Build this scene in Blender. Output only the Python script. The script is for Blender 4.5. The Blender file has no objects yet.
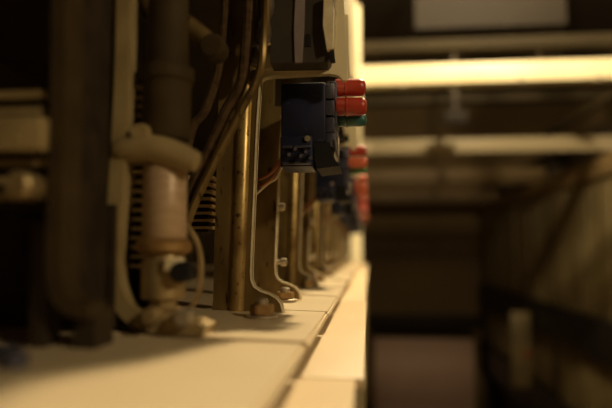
import bpy, bmesh, math, random
from mathutils import Vector, Matrix
random.seed(7)
S = bpy.context.scene
COL = S.collection
# ------------------------------------------------------------------ camera
ZC = 1.60
FPX = 595.0
PITCH = math.atan(46 / FPX)
YAW = math.atan(62 / FPX * math.cos(PITCH))
cam = bpy.data.cameras.new('camera'); camo = bpy.data.objects.new('camera', cam); COL.objects.link(camo)
cam.sensor_width = 36.0; cam.lens = 36.0 * FPX / 612.0
cam.clip_start = 0.005
camo.location = (0, 0, ZC); camo.rotation_euler = (math.pi / 2 + PITCH, 0, YAW)
cam.dof.use_dof = True; cam.dof.focus_distance = 0.285; cam.dof.aperture_fstop = 5.6
S.camera = camo
# ------------------------------------------------------------------ world, exposure
w = bpy.data.worlds.new('dim_room'); S.world = w; w.use_nodes = True
w.node_tree.nodes['Background'].inputs[0].default_value = (1.0, 0.66, 0.34, 1)
w.node_tree.nodes['Background'].inputs[1].default_value = 0.008
S.view_settings.view_transform = 'Standard'; S.view_settings.look = 'None'
S.view_settings.gamma = 1.0; S.view_settings.use_curve_mapping = False
S.view_settings.exposure = 0.0
LAMPS = [((0.25, 0.95, ZC + 1.02), 78.0), ((0.80, -0.38, ZC + 0.55), 14.5), ((0.50, 2.03, ZC + 1.0), 20.0)]  # main aisle lamp, then two unseen lamps added as fill
WARM = (1.0, 0.77, 0.46)

CAMM = camo.rotation_euler.to_matrix()
def at(px, py, Y):
    """point at depth Y (metres down the aisle) on the line of sight of a pixel of the photograph"""
    d = CAMM @ Vector(((px - 306) / FPX, -(py - 204) / FPX, -1))
    d = d * (Y / d.y)
    return Vector((d.x, d.y, d.z + ZC))

# ------------------------------------------------------------------ materials
def mat(name, c1, c2=None, rough=0.5, metal=0.0, scale=40.0, spots=None, bump=0.0, stretch=(1, 1, 1), spec=0.5):
    m = bpy.data.materials.new(name); m.use_nodes = True
    nt = m.node_tree; b = nt.nodes['Principled BSDF']
    b.inputs['Roughness'].default_value = rough; b.inputs['Metallic'].default_value = metal
    b.inputs['Specular IOR Level'].default_value = spec
    c2 = c2 or tuple(x * 0.75 for x in c1)
    tc = nt.nodes.new('ShaderNodeTexCoord'); mp = nt.nodes.new('ShaderNodeMapping')
    mp.inputs['Scale'].default_value = stretch
    nt.links.new(tc.outputs['Object'], mp.inputs['Vector'])
    n = nt.nodes.new('ShaderNodeTexNoise'); n.inputs['Scale'].default_value = scale; n.inputs['Detail'].default_value = 5
    nt.links.new(mp.outputs[0], n.inputs['Vector'])
    r = nt.nodes.new('ShaderNodeValToRGB')
    r.color_ramp.elements[0].position = 0.35; r.color_ramp.elements[0].color = (*c2, 1)
    r.color_ramp.elements[1].position = 0.65; r.color_ramp.elements[1].color = (*c1, 1)
    nt.links.new(n.outputs['Fac'], r.inputs['Fac'])
    out = r.outputs[0]
    if spots:
        col, sc, th = spots
        n2 = nt.nodes.new('ShaderNodeTexNoise'); n2.inputs['Scale'].default_value = sc; n2.inputs['Detail'].default_value = 6
        nt.links.new(mp.outputs[0], n2.inputs['Vector'])
        r2 = nt.nodes.new('ShaderNodeValToRGB')
        r2.color_ramp.elements[0].position = th; r2.color_ramp.elements[0].color = (0, 0, 0, 1)
        r2.color_ramp.elements[1].position = th + 0.08; r2.color_ramp.elements[1].color = (1, 1, 1, 1)
        nt.links.new(n2.outputs['Fac'], r2.inputs['Fac'])
        mx = nt.nodes.new('ShaderNodeMix'); mx.data_type = 'RGBA'
        nt.links.new(r2.outputs[0], mx.inputs[0]); nt.links.new(out, mx.inputs[6]); mx.inputs[7].default_value = (*col, 1)
        out = mx.outputs[2]
    nt.links.new(out, b.inputs['Base Color'])
    if bump:
        bp = nt.nodes.new('ShaderNodeBump'); bp.inputs['Strength'].default_value = bump; bp.inputs['Distance'].default_value = 0.001
        nt.links.new(n.outputs['Fac'], bp.inputs['Height']); nt.links.new(bp.outputs[0], b.inputs['Normal'])
    return m
M = {}
M['frame'] = mat('brown_frame_metal', (.38, .27, .105), (.18, .115, .04), .38, .65, 60, ((.05, .03, .012), 320, .60), .25, (1, 1, .35))
M['ribm'] = mat('worn_highlight_rib', (.60, .43, .16), (.24, .145, .045), .36, .6, 75, ((.12, .065, .022), 520, .60), .3, (1, 1, .6))  # worn metal lightened to gold, painting in the highlight along the rib
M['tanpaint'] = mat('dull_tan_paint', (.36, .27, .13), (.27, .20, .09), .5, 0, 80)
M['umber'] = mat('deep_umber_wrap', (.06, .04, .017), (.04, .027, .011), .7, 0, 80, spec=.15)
M['beam2'] = mat('dimmed_cream_beam_paint', (.62, .52, .33), (.56, .47, .29), .5, 0, 6)  # cream paint darkened so the second beam looks less lit
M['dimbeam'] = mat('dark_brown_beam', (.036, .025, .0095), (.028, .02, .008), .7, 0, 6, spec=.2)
M['edge'] = mat('cream_lit_edge', (.90, .80, .56), (.74, .62, .38), .4, 0, 200)  # pale cream; on the flanges it paints in light caught by the lip
M['plate'] = mat('cream_shelf_enamel', (.66, .53, .34), (.61, .48, .30), .5, 0, 25, ((.52, .40, .23), 60, .68), .05)
M['ledge'] = mat('pale_ledge_enamel', (.74, .58, .36), (.69, .53, .32), .5, 0, 12)
M['cream'] = mat('cream_beam_paint', (.86, .76, .50), (.80, .69, .43), .45, 0, 6, None, .03)
M['dark'] = mat('dark_brown_metal', (.055, .036, .016), (.03, .02, .01), .6, .2, 30)
M['black'] = mat('black_bakelite', (.018, .016, .016), (.01, .01, .01), .7, 0, 60, spec=.2)
M['navy'] = mat('navy_relay_shell', (.016, .019, .052), (.010, .012, .032), .5, 0, 90, ((.04, .042, .07), 300, .66), spec=.3)
M['slate'] = mat('slate_blue_metal', (.10, .10, .14), (.06, .06, .09), .4, .4, 90)
M['red'] = mat('red_plastic_cap', (.48, .05, .026), (.40, .036, .018), .35, 0, 90)
M['orange'] = mat('orange_red_plastic_cap', (.74, .17, .085), (.66, .13, .06), .4, 0, 90)
M['teal'] = mat('teal_plastic_cap', (.03, .13, .11), (.02, .10, .085), .35, 0, 90)
M['green'] = mat('green_plastic_cap', (.06, .24, .06), (.04, .18, .04), .4, 0, 90)
M['brass'] = mat('tarnished_brass', (.50, .38, .20), (.36, .26, .12), .42, .6, 120)
M['steel'] = mat('dull_steel', (.58, .50, .38), (.40, .33, .23), .38, .7, 120)
M['nut'] = mat('oxidised_nut_brown', (.40, .24, .09), (.26, .15, .05), .5, .5, 200)
M['coil'] = mat('brown_coil_wrap', (.50, .36, .23), (.42, .29, .17), .42, .1, 150, None, .1, (1, 1, 4))
M['bank'] = mat('contact_plate_metal', (.80, .64, .36), (.64, .50, .27), .45, .2, 120)
M['bank_dark'] = mat('bank_insulation', (.04, .028, .016), (.025, .017, .01), .9, 0, 120, spec=.1)
M['linkm'] = mat('dull_grey_link', (.16, .13, .10), (.10, .08, .06), .5, .4, 90)
M['mauve'] = mat('grey_mauve_paint', (.30, .24, .23), (.24, .19, .18), .5, 0, 90)
M['cover'] = mat('dark_umber_cover', (.055, .042, .028), (.04, .03, .02), .6, .1, 60)
M['wire_o'] = mat('orange_wire_insulation', (.50, .16, .05), None, .5)
M['wire_w'] = mat('pale_wire_insulation', (.60, .50, .34), None, .5)
M['cable'] = mat('brown_cloth_cable', (.10, .06, .025), (.05, .03, .014), .8, 0, 300, spec=.15)
M['tan'] = mat('tan_rack_cover', (.25, .19, .08), (.20, .15, .065), .5, 0, 10)
M['railm'] = mat('black_iron_rail', (.03, .025, .02), (.018, .015, .012), .5, .3, 20)
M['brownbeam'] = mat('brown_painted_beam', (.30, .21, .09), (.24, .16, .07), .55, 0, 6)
M['rose'] = mat('rose_taupe_enamel', (.80, .55, .42), (.74, .50, .38), .5, 0, 4)
M['wall'] = mat('brown_wall_paint', (.27, .185, .08), (.22, .15, .065), .8, 0, 2)
M['floor'] = mat('worn_lino', (.14, .10, .06), (.10, .07, .04), .5, 0, 3)
M['ceil'] = mat('dark_ceiling', (.07, .048, .024), (.055, .038, .02), .85, 0, 2)
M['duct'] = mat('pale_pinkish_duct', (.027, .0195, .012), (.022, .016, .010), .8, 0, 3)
M['lampshade'] = mat('enamel_lamp_shade', (.05, .12, .07), None, .35)
bulbm = bpy.data.materials.new('lit_bulb'); bulbm.use_nodes = True
bb = bulbm.node_tree.nodes['Principled BSDF']
bb.inputs['Emission Color'].default_value = (*WARM, 1); bb.inputs['Emission Strength'].default_value = 12
M['bulb'] = bulbm

# ------------------------------------------------------------------ mesh helpers
class MB:
    def __init__(s): s.v = []; s.f = []
    def add(s, vs, fs):
        o = len(s.v); s.v += [Vector(v) for v in vs]; s.f += [[i + o for i in f] for f in fs]; return s
    def box(s, x0, x1, y0, y1, z0, z1, bev=0.0):
        if bev <= 0:
            vs = [(x, y, z) for z in (z0, z1) for y in (y0, y1) for x in (x0, x1)]
            return s.add(vs, [(0, 2, 3, 1), (4, 5, 7, 6), (0, 1, 5, 4), (2, 6, 7, 3), (0, 4, 6, 2), (1, 3, 7, 5)])
        bm = bmesh.new(); bmesh.ops.create_cube(bm, size=1)
        for v in bm.verts:
            v.co = Vector(((x0 + x1) / 2 + v.co.x * (x1 - x0), (y0 + y1) / 2 + v.co.y * (y1 - y0), (z0 + z1) / 2 + v.co.z * (z1 - z0)))
        bmesh.ops.bevel(bm, geom=bm.edges[:], offset=bev, segments=2, affect='EDGES', profile=.5)
        bm.verts.index_update()
        s.add([v.co.copy() for v in bm.verts], [[v.index for v in f.verts] for f in bm.faces]); bm.free(); return s
    def prism(s, pts, dy):
        """closed outline (3-D points in one x-z plane) made thick by dy down the aisle"""
        bm = bmesh.new()
        a = [bm.verts.new(p) for p in pts]; b = [bm.verts.new(Vector(p) + Vector((0, dy, 0))) for p in pts]
        n = len(pts)
        f1 = bm.faces.new(a); f2 = bm.faces.new(b[::-1])
        for i in range(n): bm.faces.new((a[(i + 1) % n], a[i], b[i], b[(i + 1) % n]))
        f1.normal_update(); f2.normal_update()
        bmesh.ops.triangulate(bm, faces=[f1, f2], ngon_method='EAR_CLIP'); bmesh.ops.recalc_face_normals(bm, faces=bm.faces[:])
        bm.verts.index_update()
        s.add([v.co.copy() for v in bm.verts], [[v.index for v in f.verts] for f in bm.faces]); bm.free(); return s
    def tube(s, path, r, n=10, rs=None, flat=None):
        path = [Vector(p) for p in path]; rings = []
        up = Vector((0, 0.13, 1)).normalized()
        for i, p in enumerate(path):
            t = (path[min(i + 1, len(path) - 1)] - path[max(i - 1, 0)]).normalized()
            u = t.cross(up)
            if u.length < 0.1: u = t.cross(Vector((0, 1, 0)))
            u.normalize(); v = u.cross(t); rr = rs[i] if rs else r
            rings.append([p + (u * math.cos(2 * math.pi * k / n) + v * math.sin(2 * math.pi * k / n)) * rr for k in range(n)])
        vs = [q for ring in rings for q in ring]; fs = []
        for i in range(len(path) - 1):
            for k in range(n):
                fs.append((i * n + k, i * n + (k + 1) % n, (i + 1) * n + (k + 1) % n, (i + 1) * n + k))
        fs.append(tuple(range(n))[::-1]); fs.append(tuple((len(path) - 1) * n + k for k in range(n)))
        return s.add(vs, fs)
    def lathe(s, c, prof, axis='z', n=28):
        """prof: (radius, offset along axis)"""
        c = Vector(c); vs = []; fs = []
        for r, o in prof:
            for k in range(n):
                a = 2 * math.pi * k / n; ca, sa = math.cos(a) * r, math.sin(a) * r
                vs.append(c + (Vector((ca, sa, o)) if axis == 'z' else Vector((o, ca, sa)) if axis == 'x' else Vector((ca, o, sa))))
        m = len(prof)
        for i in range(m - 1):
            for k in range(n): fs.append((i * n + k, i * n + (k + 1) % n, (i + 1) * n + (k + 1) % n, (i + 1) * n + k))
        fs.append(tuple(range(n))[::-1]); fs.append(tuple((m - 1) * n + k for k in range(n)))
        return s.add(vs, fs)
    def strip(s, path, width_y, th):
        """thin band following a path in an x-z plane, width_y deep, th thick to the +side normal"""
        path = [Vector(p) for p in path]; vs = []; fs = []
        for i, p in enumerate(path):
            t = (path[min(i + 1, len(path) - 1)] - path[max(i - 1, 0)]).normalized()
            nn = Vector((-t.z, 0, t.x)).normalized() * th
            vs += [p, p + nn, p + nn + Vector((0, width_y, 0)), p + Vector((0, width_y, 0))]
        for i in range(len(path) - 1):
            for k in range(4): fs.append((i * 4 + k, i * 4 + (k + 1) % 4, i * 4 + 4 + (k + 1) % 4, i * 4 + 4 + k))
        fs.append((3, 2, 1, 0)); e = (len(path) - 1) * 4; fs.append((e, e + 1, e + 2, e + 3))
        return s.add(vs, fs)
    def build(s, name, m, parent=None, origin=None):
        me = bpy.data.meshes.new(name); o = bpy.data.objects.new(name, me); COL.objects.link(o)
        org = world_loc(parent) if parent else (Vector(origin) if origin is not None else Vector((0, 0, 0)))
        me.from_pydata([tuple(v - org) for v in s.v], [], s.f)
        bm = bmesh.new(); bm.from_mesh(me); bmesh.ops.recalc_face_normals(bm, faces=bm.faces[:]); bm.to_mesh(me); bm.free()
        me.polygons.foreach_set('use_smooth', [True] * len(me.polygons)); me.set_sharp_from_angle(angle=math.radians(38))
        me.materials.append(M[m])
        if parent: o.parent = parent
        else: o.location = org
        return o
def world_loc(o):
    p = Vector((0, 0, 0))
    while o: p += o.location; o = o.parent
    return p
def tag(o, label, cat, group=None):
    o['label'] = label; o['category'] = cat
    if group: o['group'] = group
    return o
def thing(name, loc, label, cat, group=None):
    o = bpy.data.objects.new(name, None); COL.objects.link(o); o.location = loc; o.empty_display_size = .02
    return tag(o, label, cat, group)
def struct(o): o['kind'] = 'structure'; return o
def smooth_path(pts, n=6):
    pts = [Vector(p) for p in pts]; out = []
    for i in range(len(pts) - 1):
        p0 = pts[max(i - 1, 0)]; p1 = pts[i]; p2 = pts[i + 1]; p3 = pts[min(i + 2, len(pts) - 1)]
        for k in range(n):
            t = k / n
            out.append(.5 * ((2 * p1) + (p2 - p0) * t + (2 * p0 - 5 * p1 + 4 * p2 - p3) * t * t + (3 * p1 - p0 - 3 * p2 + p3) * t ** 3))
    out.append(pts[-1]); return out
def copy_tree(o, parent=None):
    c = o.copy(); COL.objects.link(c); c.parent = parent
    for ch in o.children: copy_tree(ch, c)
    return c

# ------------------------------------------------------------------ the room
XR = 1.08                       # front of the rack across the aisle
YEND = 6.2
struct(MB().box(-1.2, 2.4, -2.6, YEND + .1, -.1, 0).build('floor', 'floor'))
struct(MB().box(-1.2, 2.4, -2.6, YEND + .1, 3.1, 3.2).build('ceiling', 'ceil'))
wb = struct(MB().box(-1.2, 2.4, YEND, YEND + .1, 0, 3.1).build('wall_back', 'wall'))
struct(MB().box(-1.3, -1.2, -2.6, YEND + .1, 0, 3.1).build('wall_left', 'wall'))
struct(MB().box(2.4, 2.5, -2.6, YEND + .1, 0, 3.1).build('wall_right', 'wall'))
struct(MB().box(-1.2, 2.4, -2.7, -2.6, 0, 3.1).build('wall_front', 'wall'))
# dado rail on the end wall
zr = at(420, 320, YEND).z
struct(MB().box(-.2, 1.6, YEND - .03, YEND, zr - .09, zr + .06, .01).build('trim_1', 'dark'))

# ------------------------------------------------------------------ left rack
SLOPE = 0.03
def zsh(X): return ZC - .0285 - SLOPE * (X + .019)       # top of the sloping shelf plates
rack = thing('equipment_shelf', (-.12, 0, ZC - .17), 'cream shelf of separate plates with pale lower ledge, under the switches', 'shelf')
upper = thing('upper_shelf', (-.12, 0, ZC + .133), 'dark upper shelf with bright cream fascia plates, above the blue relay', 'shelf')
rear = thing('rack_backing', (-.25, 0, 0), 'dark rear wall added behind the selectors against light leaks', 'rack')
XE = -.0185; XB = -.26
TP = .095
y0 = -.005
k = 0
while y0 < 1.56:
    g = .0021
    m = MB()
    a, b = y0 + g, y0 + TP - g
    dz = random.uniform(-.0004, .0004)
    x1 = XE + random.uniform(-.0008, .0008)
    vs = []
    for (X, Y) in ((XB, a), (x1, a), (x1, b), (XB, b)):
        vs.append((X, Y, zsh(X) + dz)); vs.append((X, Y, zsh(X) + dz - .0035))
    bm = bmesh.new(); vv = [bm.verts.new(v) for v in vs]
    for f in ((0, 2, 4, 6), (7, 5, 3, 1), (0, 1, 3, 2), (2, 3, 5, 4), (4, 5, 7, 6), (6, 7, 1, 0)): bm.faces.new([vv[i] for i in f])
    bmesh.ops.bevel(bm, geom=bm.edges[:], offset=.0010, segments=2, affect='EDGES')
    bm.verts.index_update(); m.add([v.co.copy() for v in bm.verts], [[v.index for v in f.verts] for f in bm.faces]); bm.free()
    m.build('shelf_plate', 'plate', rack)
    y0 += TP
# beam carrying the plates, the lower ledge with its own plates
MB().box(XB, -.024, -.32, 1.661, ZC - .0385, ZC - .0335).build('shelf_beam', 'dark', rack)
ys = at(340, 375, .2)
zl = ZC - .039
for (a, b, x1) in ((-.1, .0855, -.0040), (.0870, .185, -.0040), (.1865, .47, -.0014), (.4715, .80, -.002), (.8015, 1.2, -.0014), (1.2015, 1.66, -.0014)):
    MB().box(-.06, x1, a, b, zl - .004, zl, .001).build('ledge_plate', 'ledge', rack)
MB().box(-.05, -.004, -.1, 1.66, zl - .12, zl - .0045).build('ledge_beam', 'tan', rack)
# upper shelf and its cream fascia
ZU = ZC + .133
MB().box(XB, -.022, -.32, 1.661, ZU, ZU + .02).build('shelf_board', 'dark', upper)
a = -.3
while a < 1.6:
    MB().box(-.022, -.016 + random.uniform(-.0006, .0006), a + .0008, a + .279, ZU - .002, ZU + .26, .0012).build('fascia_plate', 'cream', upper)
    a += .28
MB().box(XB - .01, XB, -.32, 1.661, ZC - .3, ZC + .5).build('back_panel', 'dark', rear)  # dark panel added so no light leaks in from behind
# posts
for ya, lab in ((1.661, 'bright cream post at the far end of the left shelf, meeting the brightest beam'), (-.375, 'cream post at the near end of the left shelf, beside the viewer')):
    pt = thing('rack_post', (-.033, ya + .027, 0), lab, 'post', 'rack posts')
    MB().box(-.05, -.0165, ya, ya + .055, 0, ZC + .70, .002).build('post_body', 'cream', pt)
    MB().box(-.065, -.0165, ya - .0, ya + .055, -.0, .008).build('foot_plate', 'dark', pt)
    MB().box(-.322, -.2722, ya, ya + .055, 0, ZC + .70, .002).build('post', 'cream', rear)

# ------------------------------------------------------------------ switch unit (in focus), then copies down the shelf
YA, DYB, UP = .265, .070, .190
def A(px, py): return at(px, py, YA)
def zfix(p, top=None): return p
def curve_px(l, Y): return [at(x, y, Y) for x, y in l]
unit = thing('switch_unit', (A(245, 300).x, YA, zsh(A(245, 300).x)), 'brown curved-foot switch frame in sharp focus carrying dark blue relay with red caps', 'switch', 'switch units along the shelf')
inner = [(284, 311), (282, 303), (277, 297), (270, 293), (261, 290), (255, 286), (252.5, 280), (252, 270), (255, 200), (258, 130), (261, 84), (262, 80)]
rest = [(262, 70), (250, 70), (252, -45), (226, -45), (219, 80), (213, 300), (212, 309)]
arm_low = [(262, 80), (265, 78), (272, 77), (328, 74), (336, 75), (340, 77), (342, 80)]
arm_rest = [(347, 80), (347.5, 70), (346, 40), (344, 5), (343, -45)]
arm_up = [(337, -45), (337, 10), (336, 45), (334, 57), (330, 63), (322, 66), (262, 70)]
def frame(parent, dY, ribs):
    D = Vector((0, dY, 0))
    pts = [A(x, y) for x, y in inner + rest]
    for q in (0, len(pts) - 1): pts[q].z = zsh(pts[q].x) + .0003      # the foot stands on the shelf
    pts = [p + D for p in pts]
    fp = MB().prism(pts, .0022).build('frame_plate', 'frame', parent)
    MB().strip([p - Vector((0, .0005, 0)) for p in pts[:len(inner)]], .0040, .0009).build('flange', 'edge', fp)
    ar = MB().prism([A(x, y) + D for x, y in arm_low + arm_rest + arm_up], .0024).build('frame_arm', 'cream', parent)
    MB().strip([A(x, y) + D - Vector((0, .0005, 0)) for x, y in arm_low], .0040, .0009).build('flange', 'edge', ar)
    MB().strip([A(x, y) + D - Vector((0, .0005, 0)) for x, y in arm_up], .0050, -.0009).build('flange', 'edge', ar)
    if ribs:
        for (xa, xb, r) in ((236.5, 245, .0038), (246.5, 254.5, .0014)):
            ys = (311, 309, 300, 240, 84, 79); fr = (.9, 1, 1, 1, 1, .7)
            MB().tube([A(xa + (xb - xa) * (300 - y) / 220, y) + Vector((0, dY + .0014, 0)) for y in ys], r, 14, [r * f for f in fr]).build('rib', 'ribm', fp)
frame(unit, 0, True); frame(unit, DYB, False)
def hexnut(parent, c, r, h, name='nut', m='nut', rot=.25):
    c = Vector(c)
    vs = [c + Vector((r * math.cos(rot + i * math.pi / 3), r * math.sin(rot + i * math.pi / 3), z)) for z in (0, h) for i in range(6)]
    fs = [(5, 4, 3, 2, 1, 0), (6, 7, 8, 9, 10, 11)] + [(i, (i + 1) % 6, 6 + (i + 1) % 6, 6 + i) for i in range(6)]
    mm = MB().add(vs, fs); bm = bmesh.new(); bv = [bm.verts.new(v) for v in mm.v]
    for f in mm.f: bm.faces.new([bv[i] for i in f])
    bmesh.ops.bevel(bm, geom=bm.edges[:], offset=r * .09, segments=2, affect='EDGES'); bm.verts.index_update()
    m2 = MB().add([v.co.copy() for v in bm.verts], [[v.index for v in f.verts] for f in bm.faces]); bm.free()
    o = m2.build(name, m, parent); return o
for (px, py, Y, r, h) in ((262, 316, YA - .021, .0052, .0044), (285, 297, YA + DYB - .011, .0054, .0036)):
    p = at(px, py, Y); p.z = zsh(p.x)
    MB().lathe((p.x, p.y, p.z), [(.0062, 0), (.0066, .0003), (.0066, .0010), (.006, .0013)]).build('washer', 'steel', unit)
    n_ = hexnut(unit, (p.x, p.y, p.z + .0013), r, h)
    MB().lathe((p.x, p.y, p.z + .0013 + h), [(.0027, -.001), (.0027, .0018), (.0022, .0024), (.0008, .0025)]).build('bolt_end', 'steel', n_)
# relay box hung under the web
YR = YA + .012
c0 = at(281, 83, YR); c1 = at(326, 166, YR)
def RB(u, v, Y): # u, v 0..1 across / down the relay front
    return Vector((c0.x + (c1.x - c0.x) * u, Y, c0.z + (c1.z - c0.z) * v))
L = .052
a_, b_ = RB(0, 0, YR), RB(1, .72, YR)
rel = MB().box(a_.x, b_.x, YR, YR + L, b_.z, a_.z, .0012).build('relay_box', 'navy', unit)
# ribbed side strip with three bright notches
for v in (.02, .22, .42, .60):
    p, q = RB(1, v, YR), RB(1, v + .175, YR)
    MB().box(p.x - .0002, p.x + .0040, YR + .0008, YR + L - .003, q.z, p.z, .0005).build('side_rib', 'slate', rel)
# lower terminal block
p, q = RB(.02, .66, YR - .004), RB(.72, 1.02, YR)
tb = MB().box(p.x, q.x, YR - .005, YR + .018, q.z, p.z, .0008).build('terminal_block', 'navy', unit)
for (u, v) in ((.62, .70),):
    p = RB(u, v, YR - .005); MB().lathe(p, [(.0014, -.0012), (.0012, -.0004), (.0014, .0)], 'y', 14).build('terminal_screw', 'steel', tb)
for i, (u, v, l) in enumerate(((.2, .86, .005), (.34, .80, .006), (.46, .88, .006), (.56, .83, .005), (.66, .90, .005))):
    p = RB(u, v, YR - .005); MB().tube([p, p + Vector((.0003, -l * .5, -.0003)), p + Vector((.001, -l, -.0016))], .0009, 8).build('terminal_pin', 'slate', tb)
for i, v in enumerate((.78, .97)):
    p, q = RB(.08, v, YR), RB(.70, v + .03, YR)
    MB().box(p.x, q.x, YR - .007, YR - .004, q.z, p.z, .0004).build('terminal_bar', 'slate', tb)
p, q = RB(.80, .70, YR), RB(1.12, 1.03, YR)
hb = MB().prism([RB(.74, .72, YR), RB(1.08, .72, YR), RB(1.16, .90, YR), RB(1.30, 1.0, YR), RB(.80, 1.03, YR), RB(.74, .9, YR)], .03).build('latch_housing', 'black', unit)
p, q = RB(1.24, .66, YR), RB(1.29, .88, YR)
MB().box(p.x, q.x, YR - .0010, YR + .003, q.z, p.z, .0004).build('latch_strip', 'steel', hb)
MB().box(c0.x + .002, c1.x - .002, YR + .01, YR + .03, c0.z - .001, A(300, 76).z, .0004).build('hanger', 'dark', unit)
# caps pointing out to the aisle
def cap(px0, px1, py0, py1, Y, m, parent):
    a, b = at(px0, (py0 + py1) / 2, Y), at(px1, (py0 + py1) / 2, Y)
    r = (at(px0, py0, Y).z - at(px0, py1, Y).z) / 2; ln = b.x - a.x
    o = MB().lathe(a, [(r * .8, 0), (r * .98, ln * .02), (r, ln * .10), (r * .98, ln * .80), (r * .9, ln * .91), (r * .62, ln * .98), (r * .2, ln)], 'x', 24).build('cap', m, parent)
    MB().lathe(a, [(r * 1.06, ln * .32), (r * 1.1, ln * .33), (r * 1.1, ln * .36), (r * 1.06, ln * .37)], 'x', 24).build('cap_ring', m, o)
    return o
YCAP = YR + .014
# carrier of the caps
p, q = at(330, 84, YCAP), at(337.5, 127, YCAP)
MB().box(p.x, q.x, YCAP - .005, YCAP + .012, q.z, p.z, .0006).build('cap_holder', 'slate', unit)
cap(335, 366, 79.5, 97, YCAP, 'red', unit)
cap(336, 367, 98, 116, YCAP - .0015, 'red', unit)
cap(337, 366.5, 114, 127, YCAP + .006, 'teal', unit)
# wires from terminals to the frame
for pts, m, r in (([(291, 151), (284, 155), (277, 166), (268, 175), (259, 179)], 'wire_o', .0008), ([(288, 156), (281, 168), (276, 178), (267, 184), (256, 194)], 'wire_w', .0007), ([(293, 157), (283, 160), (274, 176), (262, 186), (257, 184)], 'wire_o', .0006)):
    ws = [at(x, y, YR - .004 + .003 * i) for i, (x, y) in enumerate(pts)]
    MB().tube(smooth_path(ws), r, 7).build('wire', m, unit)
# adjusting screws on the second frame
for (px, py) in ((281, 207), (283, 262)):
    p = at(px, py, YA + DYB + .004)
    MB().lathe((p.x - .004, p.y, p.z), [(.0014, -.002), (.0014, .003), (.0022, .003), (.0024, .004), (.0022, .006), (.0008, .0065)], 'x', 16).build('adjusting_screw', 'steel', unit)
# covers above the web
YC = YA - .012
cv = MB().prism([at(x, y, YC) for x, y in ((270, 63), (269, 30), (272, -40), (332, -40), (331, 20), (330, 58), (327, 62))], .02).build('upper_cover', 'cover', unit)
MB().prism([at(x, y, YC - .001) for x, y in ((295, 62), (294, 30), (297, -40), (306, -40), (304, 30), (302, 62))], .002).build('cover_strip', 'mauve', cv)
MB().prism([at(x, y, YC - .004) for x, y in ((327, 50), (323, 25), (324, -5), (331, -8), (334, 8), (333, 48))], .003).build('release_lever', 'edge', cv)
MB().prism([at(x, y, YC - .002) for x, y in ((330, 61), (330, 50), (334, 49), (335, 60))], .004).build('lever_gap', 'black', cv)  # black piece standing in for the dark gap below the lever
MB().prism([at(x, y, YC - .0006) for x, y in ((306, 46), (306, 34), (311, 34), (311, 46))], .002).build('cover_slot', 'black', cv)
# contact bank of the unit, seen left of its frame
def bank(parent, px0, px1, Y, dY, ytop, ybot, step, mpl='bank'):
    y = ytop; c = at(px0, ytop, Y); d = at(px1, ybot, Y)
    core = MB().box(c.x + .004, d.x - .003, Y + .004, Y + dY, d.z, c.z).build('contact_bank', 'bank_dark', parent)
    while y < ybot:
        p, q = at(px0, y, Y), at(px1, y + step * .30, Y)
        j = random.uniform(-.0006, .0006)
        MB().box(p.x, q.x + j, Y + j, Y + dY * .9, q.z, p.z).build('contact_plate', mpl, core)
        y += step
    return core
bank(unit, 150, 212, YA + .012, .05, 176, 232, 7.2)

units = [unit]
def recap(u, cols):
    caps = [c for c in u.children if c.name.startswith('cap') and not c.name.startswith('cap_holder')]
    for c, m in zip(caps, cols):
        for o in [c] + list(c.children):
            o.data = o.data.copy(); o.data.materials.clear(); o.data.materials.append(M[m])
COLS = [('red', 'orange', 'green'), ('orange', 'orange', 'orange'), ('orange', 'red', 'orange'), ('red', 'red', 'teal'), ('red', 'orange', 'green'), ('red', 'red', 'teal')]
ORD = ['second switch frame behind the sharp blue relay, with blurred red and green caps', 'third blurred switch frame along the shelf, with bright orange caps', 'fourth blurred switch frame along the shelf, orange and red caps',
       'fifth strongly blurred switch frame along the shelf toward the far post', 'sixth blurred switch frame along the shelf, next to last before the post', 'last and smallest switch frame at the far end of the shelf']
for i in range(6):
    u = copy_tree(unit); u.location.y = unit.location.y + UP * (i + 1)
    u['label'] = ORD[i]; recap(u, COLS[i])

# ------------------------------------------------------------------ near selector (blurred, left): shaft, collar, curved bracket
YN = .195
sx = at(165, 200, YN).x
near = thing('selector_switch', (sx, YN, zsh(sx)), 'blurred selector with brown coil, tan collar and rounded bracket left of the rusty frame', 'switch')
br = [(117, -60), (115, 60), (110, 160), (105, 235), (104, 268), (107, 290), (115, 310), (128, 324), (146, 332), (170, 335), (198, 334)]
bp = smooth_path([at(x, y, YN - .008) for x, y in br], 4)
for p in bp[-12:]: p.z = max(p.z, zsh(p.x) + .0004)
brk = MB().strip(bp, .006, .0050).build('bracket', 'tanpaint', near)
# bottom pad under the bracket
a, b = at(158, 335, YN - .008), at(203, 335, YN - .008)
MB().prism([Vector((x, YN - .009, z)) for x, z in ((a.x, zsh(a.x)), (b.x, zsh(b.x)), (b.x + .001, zsh(b.x) + .003), (b.x - .003, zsh(b.x) + .0048), (a.x + .004, zsh(a.x) + .0048))], .016).build('bracket_foot', 'brass', near)
def Rpx(n, Y): return n * Y / FPX
def lz(py): return at(165, py, YN).z - world_loc(near).z
base = Vector((sx, YN, world_loc(near).z))
MB().lathe(base, [(Rpx(21, YN), lz(240)), (Rpx(22.5, YN), lz(238)), (Rpx(22.5, YN), lz(168)), (Rpx(21, YN), lz(166))]).build('coil', 'coil', near)
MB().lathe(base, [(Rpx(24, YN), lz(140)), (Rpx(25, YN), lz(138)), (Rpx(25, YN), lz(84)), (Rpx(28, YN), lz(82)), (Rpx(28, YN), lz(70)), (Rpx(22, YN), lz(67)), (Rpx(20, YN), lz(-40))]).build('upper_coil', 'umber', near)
cl = smooth_path([at(x, y, YN - .006) for x, y in ((117, 151), (130, 149), (150, 148), (172, 153), (188, 159), (199, 163))], 4)
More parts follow.
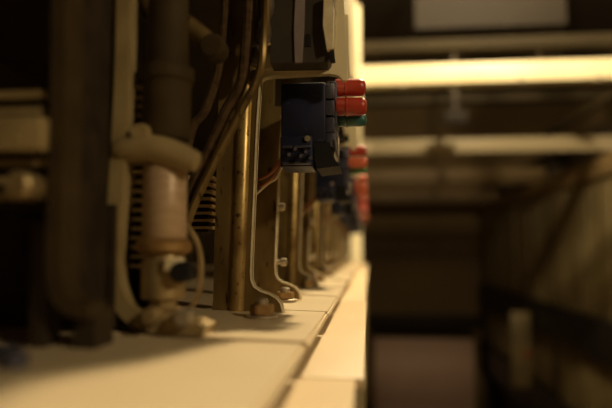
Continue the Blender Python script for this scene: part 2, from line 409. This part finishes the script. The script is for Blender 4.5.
MB().tube(cl, 0, 16, [Rpx(8 + 6.5 * math.sin(math.pi * min(1, .15 + .8 * i / (len(cl) - 1))), YN) if i < len(cl) - 1 else Rpx(5, YN) for i in range(len(cl))]).build('collar', 'tanpaint', near)
MB().lathe((at(150, 138, YN).x, YN - .006, at(150, 138, YN).z), [(.0028, -.004), (.0034, -.002), (.0034, .004), (.003, .006)], 'y', 16).build('collar_screw', 'tanpaint', near)
# lower yoke with nut and hole
MB().lathe(base, [(Rpx(20, YN), lz(328)), (Rpx(24, YN), lz(322)), (Rpx(24, YN), lz(312)), (Rpx(14, YN), lz(306)), (Rpx(14, YN), lz(300)), (Rpx(22, YN), lz(298)), (Rpx(23, YN), lz(262)), (Rpx(20, YN), lz(258)), (Rpx(20, YN), lz(252))]).build('yoke', 'brass', near)
MB().lathe(base, [(Rpx(24, YN), lz(254)), (Rpx(29, YN), lz(250)), (Rpx(29, YN), lz(243)), (Rpx(23, YN), lz(238))], n=12).build('lock_ring', 'nut', near)
p = at(166, 262, YN - .010)
MB().box(p.x - .001, p.x + .0045, YN - .0095, YN - .004, p.z - .003, p.z + .0015, .0006).build('clip', 'edge', near)
p = at(180, 272, YN - .009)
MB().lathe(p, [(.0030, -.001), (.0034, .0), (.0034, .006)], 'y', 16).build('pivot_hole', 'black', near)
for (px, py, m) in ((152, 316, 'brass'), (184, 318, 'steel')):
    p = at(px, py, YN - .010)
    MB().lathe(p, [(.0022, -.003), (.003, -.002), (.003, .004), (.0022, .006)], 'y', 14).build('yoke_screw', m, near)
# curved side plate of the yoke
sp = smooth_path([at(x, y, YN + .012) for x, y in ((170, 216), (184, 226), (194, 242), (198, 262), (197, 290), (188, 308), (176, 318))], 4)
MB().strip(sp, .004, .0010).build('side_plate', 'brass', near)
p, q = at(121, 262, YN + .012), at(160, 300, YN + .012)
MB().box(p.x, q.x, YN + .012, YN + .03, zsh(p.x) + .0005, p.z).build('dark_backing', 'bank_dark', near)  # dark backing added as shade, hides the lit shelf behind the bracket
bank(near, 121, 152, YN + .003, .03, 86, 268, 9.4, 'bank')

# ------------------------------------------------------------------ nearest selector, far left, very dark
YF = .150
fx = at(70, 240, YF).x
far = thing('selector_switch', (fx, YF, zsh(fx)), 'darkest selector at far left, its rounded bracket hardly lit', 'switch')
br = [(52, -60), (50, 100), (46, 230), (46, 280), (52, 302), (64, 314), (76, 318), (88, 319)]
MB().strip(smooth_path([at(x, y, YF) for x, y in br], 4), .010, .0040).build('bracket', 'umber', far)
p, q = at(60, 316, YF), at(84, 330, YF)
MB().prism([Vector((x, YF + .006, z)) for x, z in ((p.x, zsh(p.x)), (q.x, zsh(q.x)), (q.x, p.z + .0008), (p.x + .002, p.z + .0008))], .012).build('bracket_foot', 'dark', far)
p, q = at(66, -50, YF + .02), at(92, 312, YF + .02)
MB().box(p.x, q.x, YF + .010, YF + .03, q.z, p.z, .002).build('magnet_case', 'bank_dark', far)
p, q = at(-60, 200, YF + .012), at(78, 300, YF + .012)
MB().box(p.x, q.x, YF + .034, YF + .05, zsh(p.x) + .0005, p.z).build('dark_backing', 'bank_dark', far)  # dark sheet added so the gaps around this selector look shaded
bank(far, -30, 44, YF + .002, .03, 92, 205, 17, 'tanpaint')
p, q = at(-20, 116, YF - .004), at(40, 150, YF - .004)
MB().box(p.x, q.x, YF - .004, YF + .001, q.z, p.z, .001).build('bank_clamp', 'tanpaint', far)
p = at(24, 186, YF - .004)
MB().lathe(p, [(.003, -.004), (.0038, -.003), (.0038, .004), (.003, .006)], 'y', 16).build('clamp_screw', 'brass', far)
p, q = at(22, 222, YF), at(38, 330, YF)
MB().box(p.x, q.x, YF + .004, YF + .012, zsh(p.x), p.z, .001).build('support_post', 'dark', far)
for (px, py) in ((8, 322), (14, 360)):
    p = at(px, py, YF - .012 if py < 340 else YF - .02); 
    MB().lathe((p.x, p.y, zsh(p.x)), [(.0030, 0), (.0032, .001), (.0032, .003), (.002, .0036)]).build('clamp_bolt', 'slate', far)

# ------------------------------------------------------------------ levers and cables, upper left
lv = thing('lever_arm', at(180, 30, .22), 'dim brown lever arm slanting above the coil, hung from upper shelf', 'lever')
a = [at(x, y, .22) for x, y in ((128, -22), (150, 10), (185, 24), (212, 46))]
a[0].z = ZU
MB().tube(smooth_path(a), .004, 10, None).build('arm', 'frame', lv)
MB().lathe(at(212, 46, .216), [(.004, -.002), (.005, 0), (.005, .007), (.004, .009)], 'y', 16).build('pivot', 'umber', lv)
lv2 = thing('knuckle_link', at(264, 30, .25), 'grey knuckled linkage beside the dark upper cover, left of it', 'linkage')
a = [at(264, -46, .25)]; a[0].z = ZU
for px, py, r in ((266, 0, .0022), (265, 18, .0045), (263, 32, .0028), (262, 44, .0042), (258, 56, .0024), (255, 66, .0034)):
    a.append(at(px, py, .25))
MB().tube(smooth_path(a, 5), 0, 12, [.0022 + .0016 * abs(math.sin(i * .30)) for i in range(len(smooth_path(a, 5)))]).build('link', 'linkm', lv2)
MB().tube([at(246, 44, .252), at(262, 44, .25), at(270, 42, .25)], .0014, 8).build('link_pin', 'steel', lv2)
CB = [([(268, -46), (262, 60), (240, 112), (218, 155), (196, 200), (184, 232)], 0.242, .0019, 'frame', 'rust-brown bar slanting down just left of the tall rusty frame'),
      ([(252, -48), (244, 70), (226, 112), (208, 152), (190, 196), (182, 250)], .246, .0026, 'cable', 'dark cloth cable slanting down behind the tan collar, nearest the coil'),
      ([(228, -48), (222, 50), (206, 108), (192, 128), (184, 170), (180, 230)], .252, .0022, 'cable', 'dark cloth cable arching behind the coil, left of two others')]
for pts, Y, r, m, lab in CB:
    ws = [at(x, y, Y) for x, y in pts]; ws[0].z = ZU
    tag(MB().tube(smooth_path(ws), r, 9).build('cable' if m == 'cable' else 'slanting_bar', m), lab, 'cable' if m == 'cable' else 'bar')
p = at(197, 93, .245)

# ------------------------------------------------------------------ overhead beams across the aisle
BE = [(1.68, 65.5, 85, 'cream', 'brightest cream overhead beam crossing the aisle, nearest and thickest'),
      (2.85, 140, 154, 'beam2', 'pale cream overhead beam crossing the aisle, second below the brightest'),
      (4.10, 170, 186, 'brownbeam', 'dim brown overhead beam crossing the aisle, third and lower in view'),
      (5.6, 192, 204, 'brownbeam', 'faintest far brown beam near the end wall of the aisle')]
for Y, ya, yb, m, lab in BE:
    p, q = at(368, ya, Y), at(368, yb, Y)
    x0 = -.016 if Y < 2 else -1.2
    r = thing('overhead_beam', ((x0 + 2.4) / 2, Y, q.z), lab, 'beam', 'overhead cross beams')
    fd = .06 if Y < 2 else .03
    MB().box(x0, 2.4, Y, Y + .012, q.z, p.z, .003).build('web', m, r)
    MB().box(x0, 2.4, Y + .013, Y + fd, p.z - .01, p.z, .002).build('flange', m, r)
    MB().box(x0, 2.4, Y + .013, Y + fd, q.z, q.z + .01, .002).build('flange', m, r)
    if Y < 2:
        for px in (402, 520, 598):
            c = at(px, yb - 1, Y)
            hexnut(r, (c.x, Y - .012, q.z - .012), .010, .014, 'bolt_head', 'steel')
# higher brown beams and the pale duct above
YD = 1.74
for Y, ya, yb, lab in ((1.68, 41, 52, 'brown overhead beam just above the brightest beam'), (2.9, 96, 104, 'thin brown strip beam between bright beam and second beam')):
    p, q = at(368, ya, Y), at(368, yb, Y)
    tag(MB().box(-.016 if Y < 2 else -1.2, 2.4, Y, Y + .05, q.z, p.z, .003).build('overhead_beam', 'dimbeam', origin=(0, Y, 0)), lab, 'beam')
p, q = at(414, 30, YD), at(560, -10, YD)
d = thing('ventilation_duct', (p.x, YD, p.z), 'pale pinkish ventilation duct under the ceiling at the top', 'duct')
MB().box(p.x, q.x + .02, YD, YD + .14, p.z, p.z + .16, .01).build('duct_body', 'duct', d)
MB().box(p.x + .25, p.x + .28, YD + .05, YD + .08, p.z + .16, 3.1).build('hanger', 'dark', d)
MB().box(q.x - .05, q.x - .02, YD + .05, YD + .08, p.z + .16, 3.1).build('hanger', 'dark', d)
# cable tray running down the aisle and a diagonal brace
p = at(552, 20, 2.0)
t = thing('ceiling_strut', (p.x, 2.0, p.z), 'dark strut hanging down from the ceiling at the upper right', 'strut')
MB().box(p.x - .035, p.x + .035, 2.02, 2.06, at(552, 58, 2.0).z, 3.1).build('strut_bar', 'dark', t)
# small fitting between the beams
p = at(456, 116, 2.6)
t = thing('junction_box', (p.x, 2.6, p.z), 'small grey junction box hanging between the two bright beams', 'box')
MB().box(p.x - .05, p.x + .05, 2.6, 2.66, p.z - .03, p.z + .03, .006).build('box_body', 'duct', t)
MB().box(p.x - .01, p.x + .01, 2.62, 2.64, p.z + .03, 3.1).build('conduit', 'dark', t)
a, b = at(556, 128, 2.7), at(640, 84, 2.7)
tag(MB().tube([at(520, 150, 3.4), at(612, 96, 2.4), at(700, 50, 2.0)], .018, 8).build('diagonal_brace', 'dimbeam'), 'thin brown brace slanting up at right between the two bright beams', 'brace')

# ------------------------------------------------------------------ rack across the aisle
rr = thing('equipment_rack', (XR + .2, 3.5, 0), 'dim tan equipment rack with black rails across the aisle on the right', 'rack')
ztop = ZC + .34; z1 = ZC - .32; z2 = ZC - .52; z3 = ZC - .86; z4 = ZC - 1.10
Y = 1.6; i = 0
while Y < 5.9:
    wd = .075 if i % 5 else .05
    pr = random.uniform(-.006, .006)
    MB().box(XR + .02 + pr, XR + .10, Y + .004, Y + wd - .004, z1 - .01, ztop + random.uniform(-.01, .01), .004).build('cover_panel', 'tan', rr)
    MB().box(XR + .03 + pr, XR + .10, Y + .004, Y + wd - .004, z3 - .01, z2 + .01, .004).build('cover_panel', 'tan', rr)
    Y += wd; i += 1
for za, zb in ((z1, z2), (z3, z4)):
    rl = MB().box(XR - .02, XR + .12, 1.3, 5.95, zb, za, .008).build('rail', 'railm', rr)
MB().box(XR, XR + .12, 1.3, 5.95, ztop, ztop + .10, .006).build('top_rail', 'brownbeam', rr)
MB().box(XR + .11, XR + .14, 1.3, 5.95, .05, ztop + .3).build('back_panel', 'dark', rr)
for Y in (1.32, 3.7, 5.9):
    MB().box(XR + .02, XR + .10, Y, Y + .05, 0, ztop + .3, .004).build('post', 'dark', rr)
YP = 4.0
pa, pb = at(514, 312, YP), at(537, 388, YP)
ps = MB().box(pa.x - .02, pa.x + .10, YP, YP + .06, pb.z, pa.z, .006).build('end_cover', 'tan', rr)
p = at(527, 354, YP - .004)
MB().lathe(p, [(.014, -.012), (.018, -.008), (.018, .004)], 'y', 16).build('red_button', 'red', ps)

# ------------------------------------------------------------------ cabinet at the end of the aisle
YK = 5.75
p, q = at(374, 337, YK), at(474, 337, YK)
cb = thing('storage_cabinet', ((p.x + q.x) / 2, YK, 0), 'low rose-taupe cabinet at the far end of the aisle', 'cabinet')
MB().box(p.x, q.x, YK, YK + .38, .05, p.z, .006).build('body', 'rose', cb)
MB().box(p.x + .03, q.x - .03, YK + .03, YK + .35, 0, .05).build('plinth', 'dark', cb)
MB().box(p.x + .02, q.x - .02, YK - .015, YK, .08, p.z - .03, .004).build('door', 'rose', cb)
MB().box(p.x - .01, q.x + .01, YK - .02, YK + .40, p.z, p.z + .02, .004).build('top', 'dark', cb)

# ------------------------------------------------------------------ aisle lamps out of view, the last two added as fill
for i, (loc, watt) in enumerate(LAMPS):
    lab = ['green shaded lamp above the aisle, before the brightest beam', 'added green shaded fill lamp, unseen behind the viewer', 'added green shaded fill lamp, unseen, high between the two bright beams'][i]
    l = thing('pendant_lamp', loc, lab, 'lamp', 'aisle lamps')
    c = Vector(loc)
    n = 24; prof = [(.030, .09), (.05, .085), (.11, .02), (.13, .0), (.128, -.001), (.107, .018), (.048, .08), (.03, .086)]
    MB().lathe(c, prof).build('lamp_shade', 'lampshade', l)
    MB().lathe(c, [(.012, .086), (.013, .06), (.014, .045), (.012, .04)]).build('socket', 'black', l)
    MB().lathe(c, [(.010, .045), (.018, .03), (.028, .01), (.026, -.008), (.014, -.02), (.003, -.023)]).build('bulb', 'bulb', l)
    MB().tube([c + Vector((0, 0, .085)), Vector((c.x, c.y, 3.1))], .004, 6).build('cord', 'black', l)
    ld = bpy.data.lights.new('bulb_light', 'POINT'); ld.energy = watt; ld.color = WARM; ld.shadow_soft_size = .035
    lo = bpy.data.objects.new('bulb_light', ld); COL.objects.link(lo); lo.parent = l; lo.location = (0, 0, -.065)
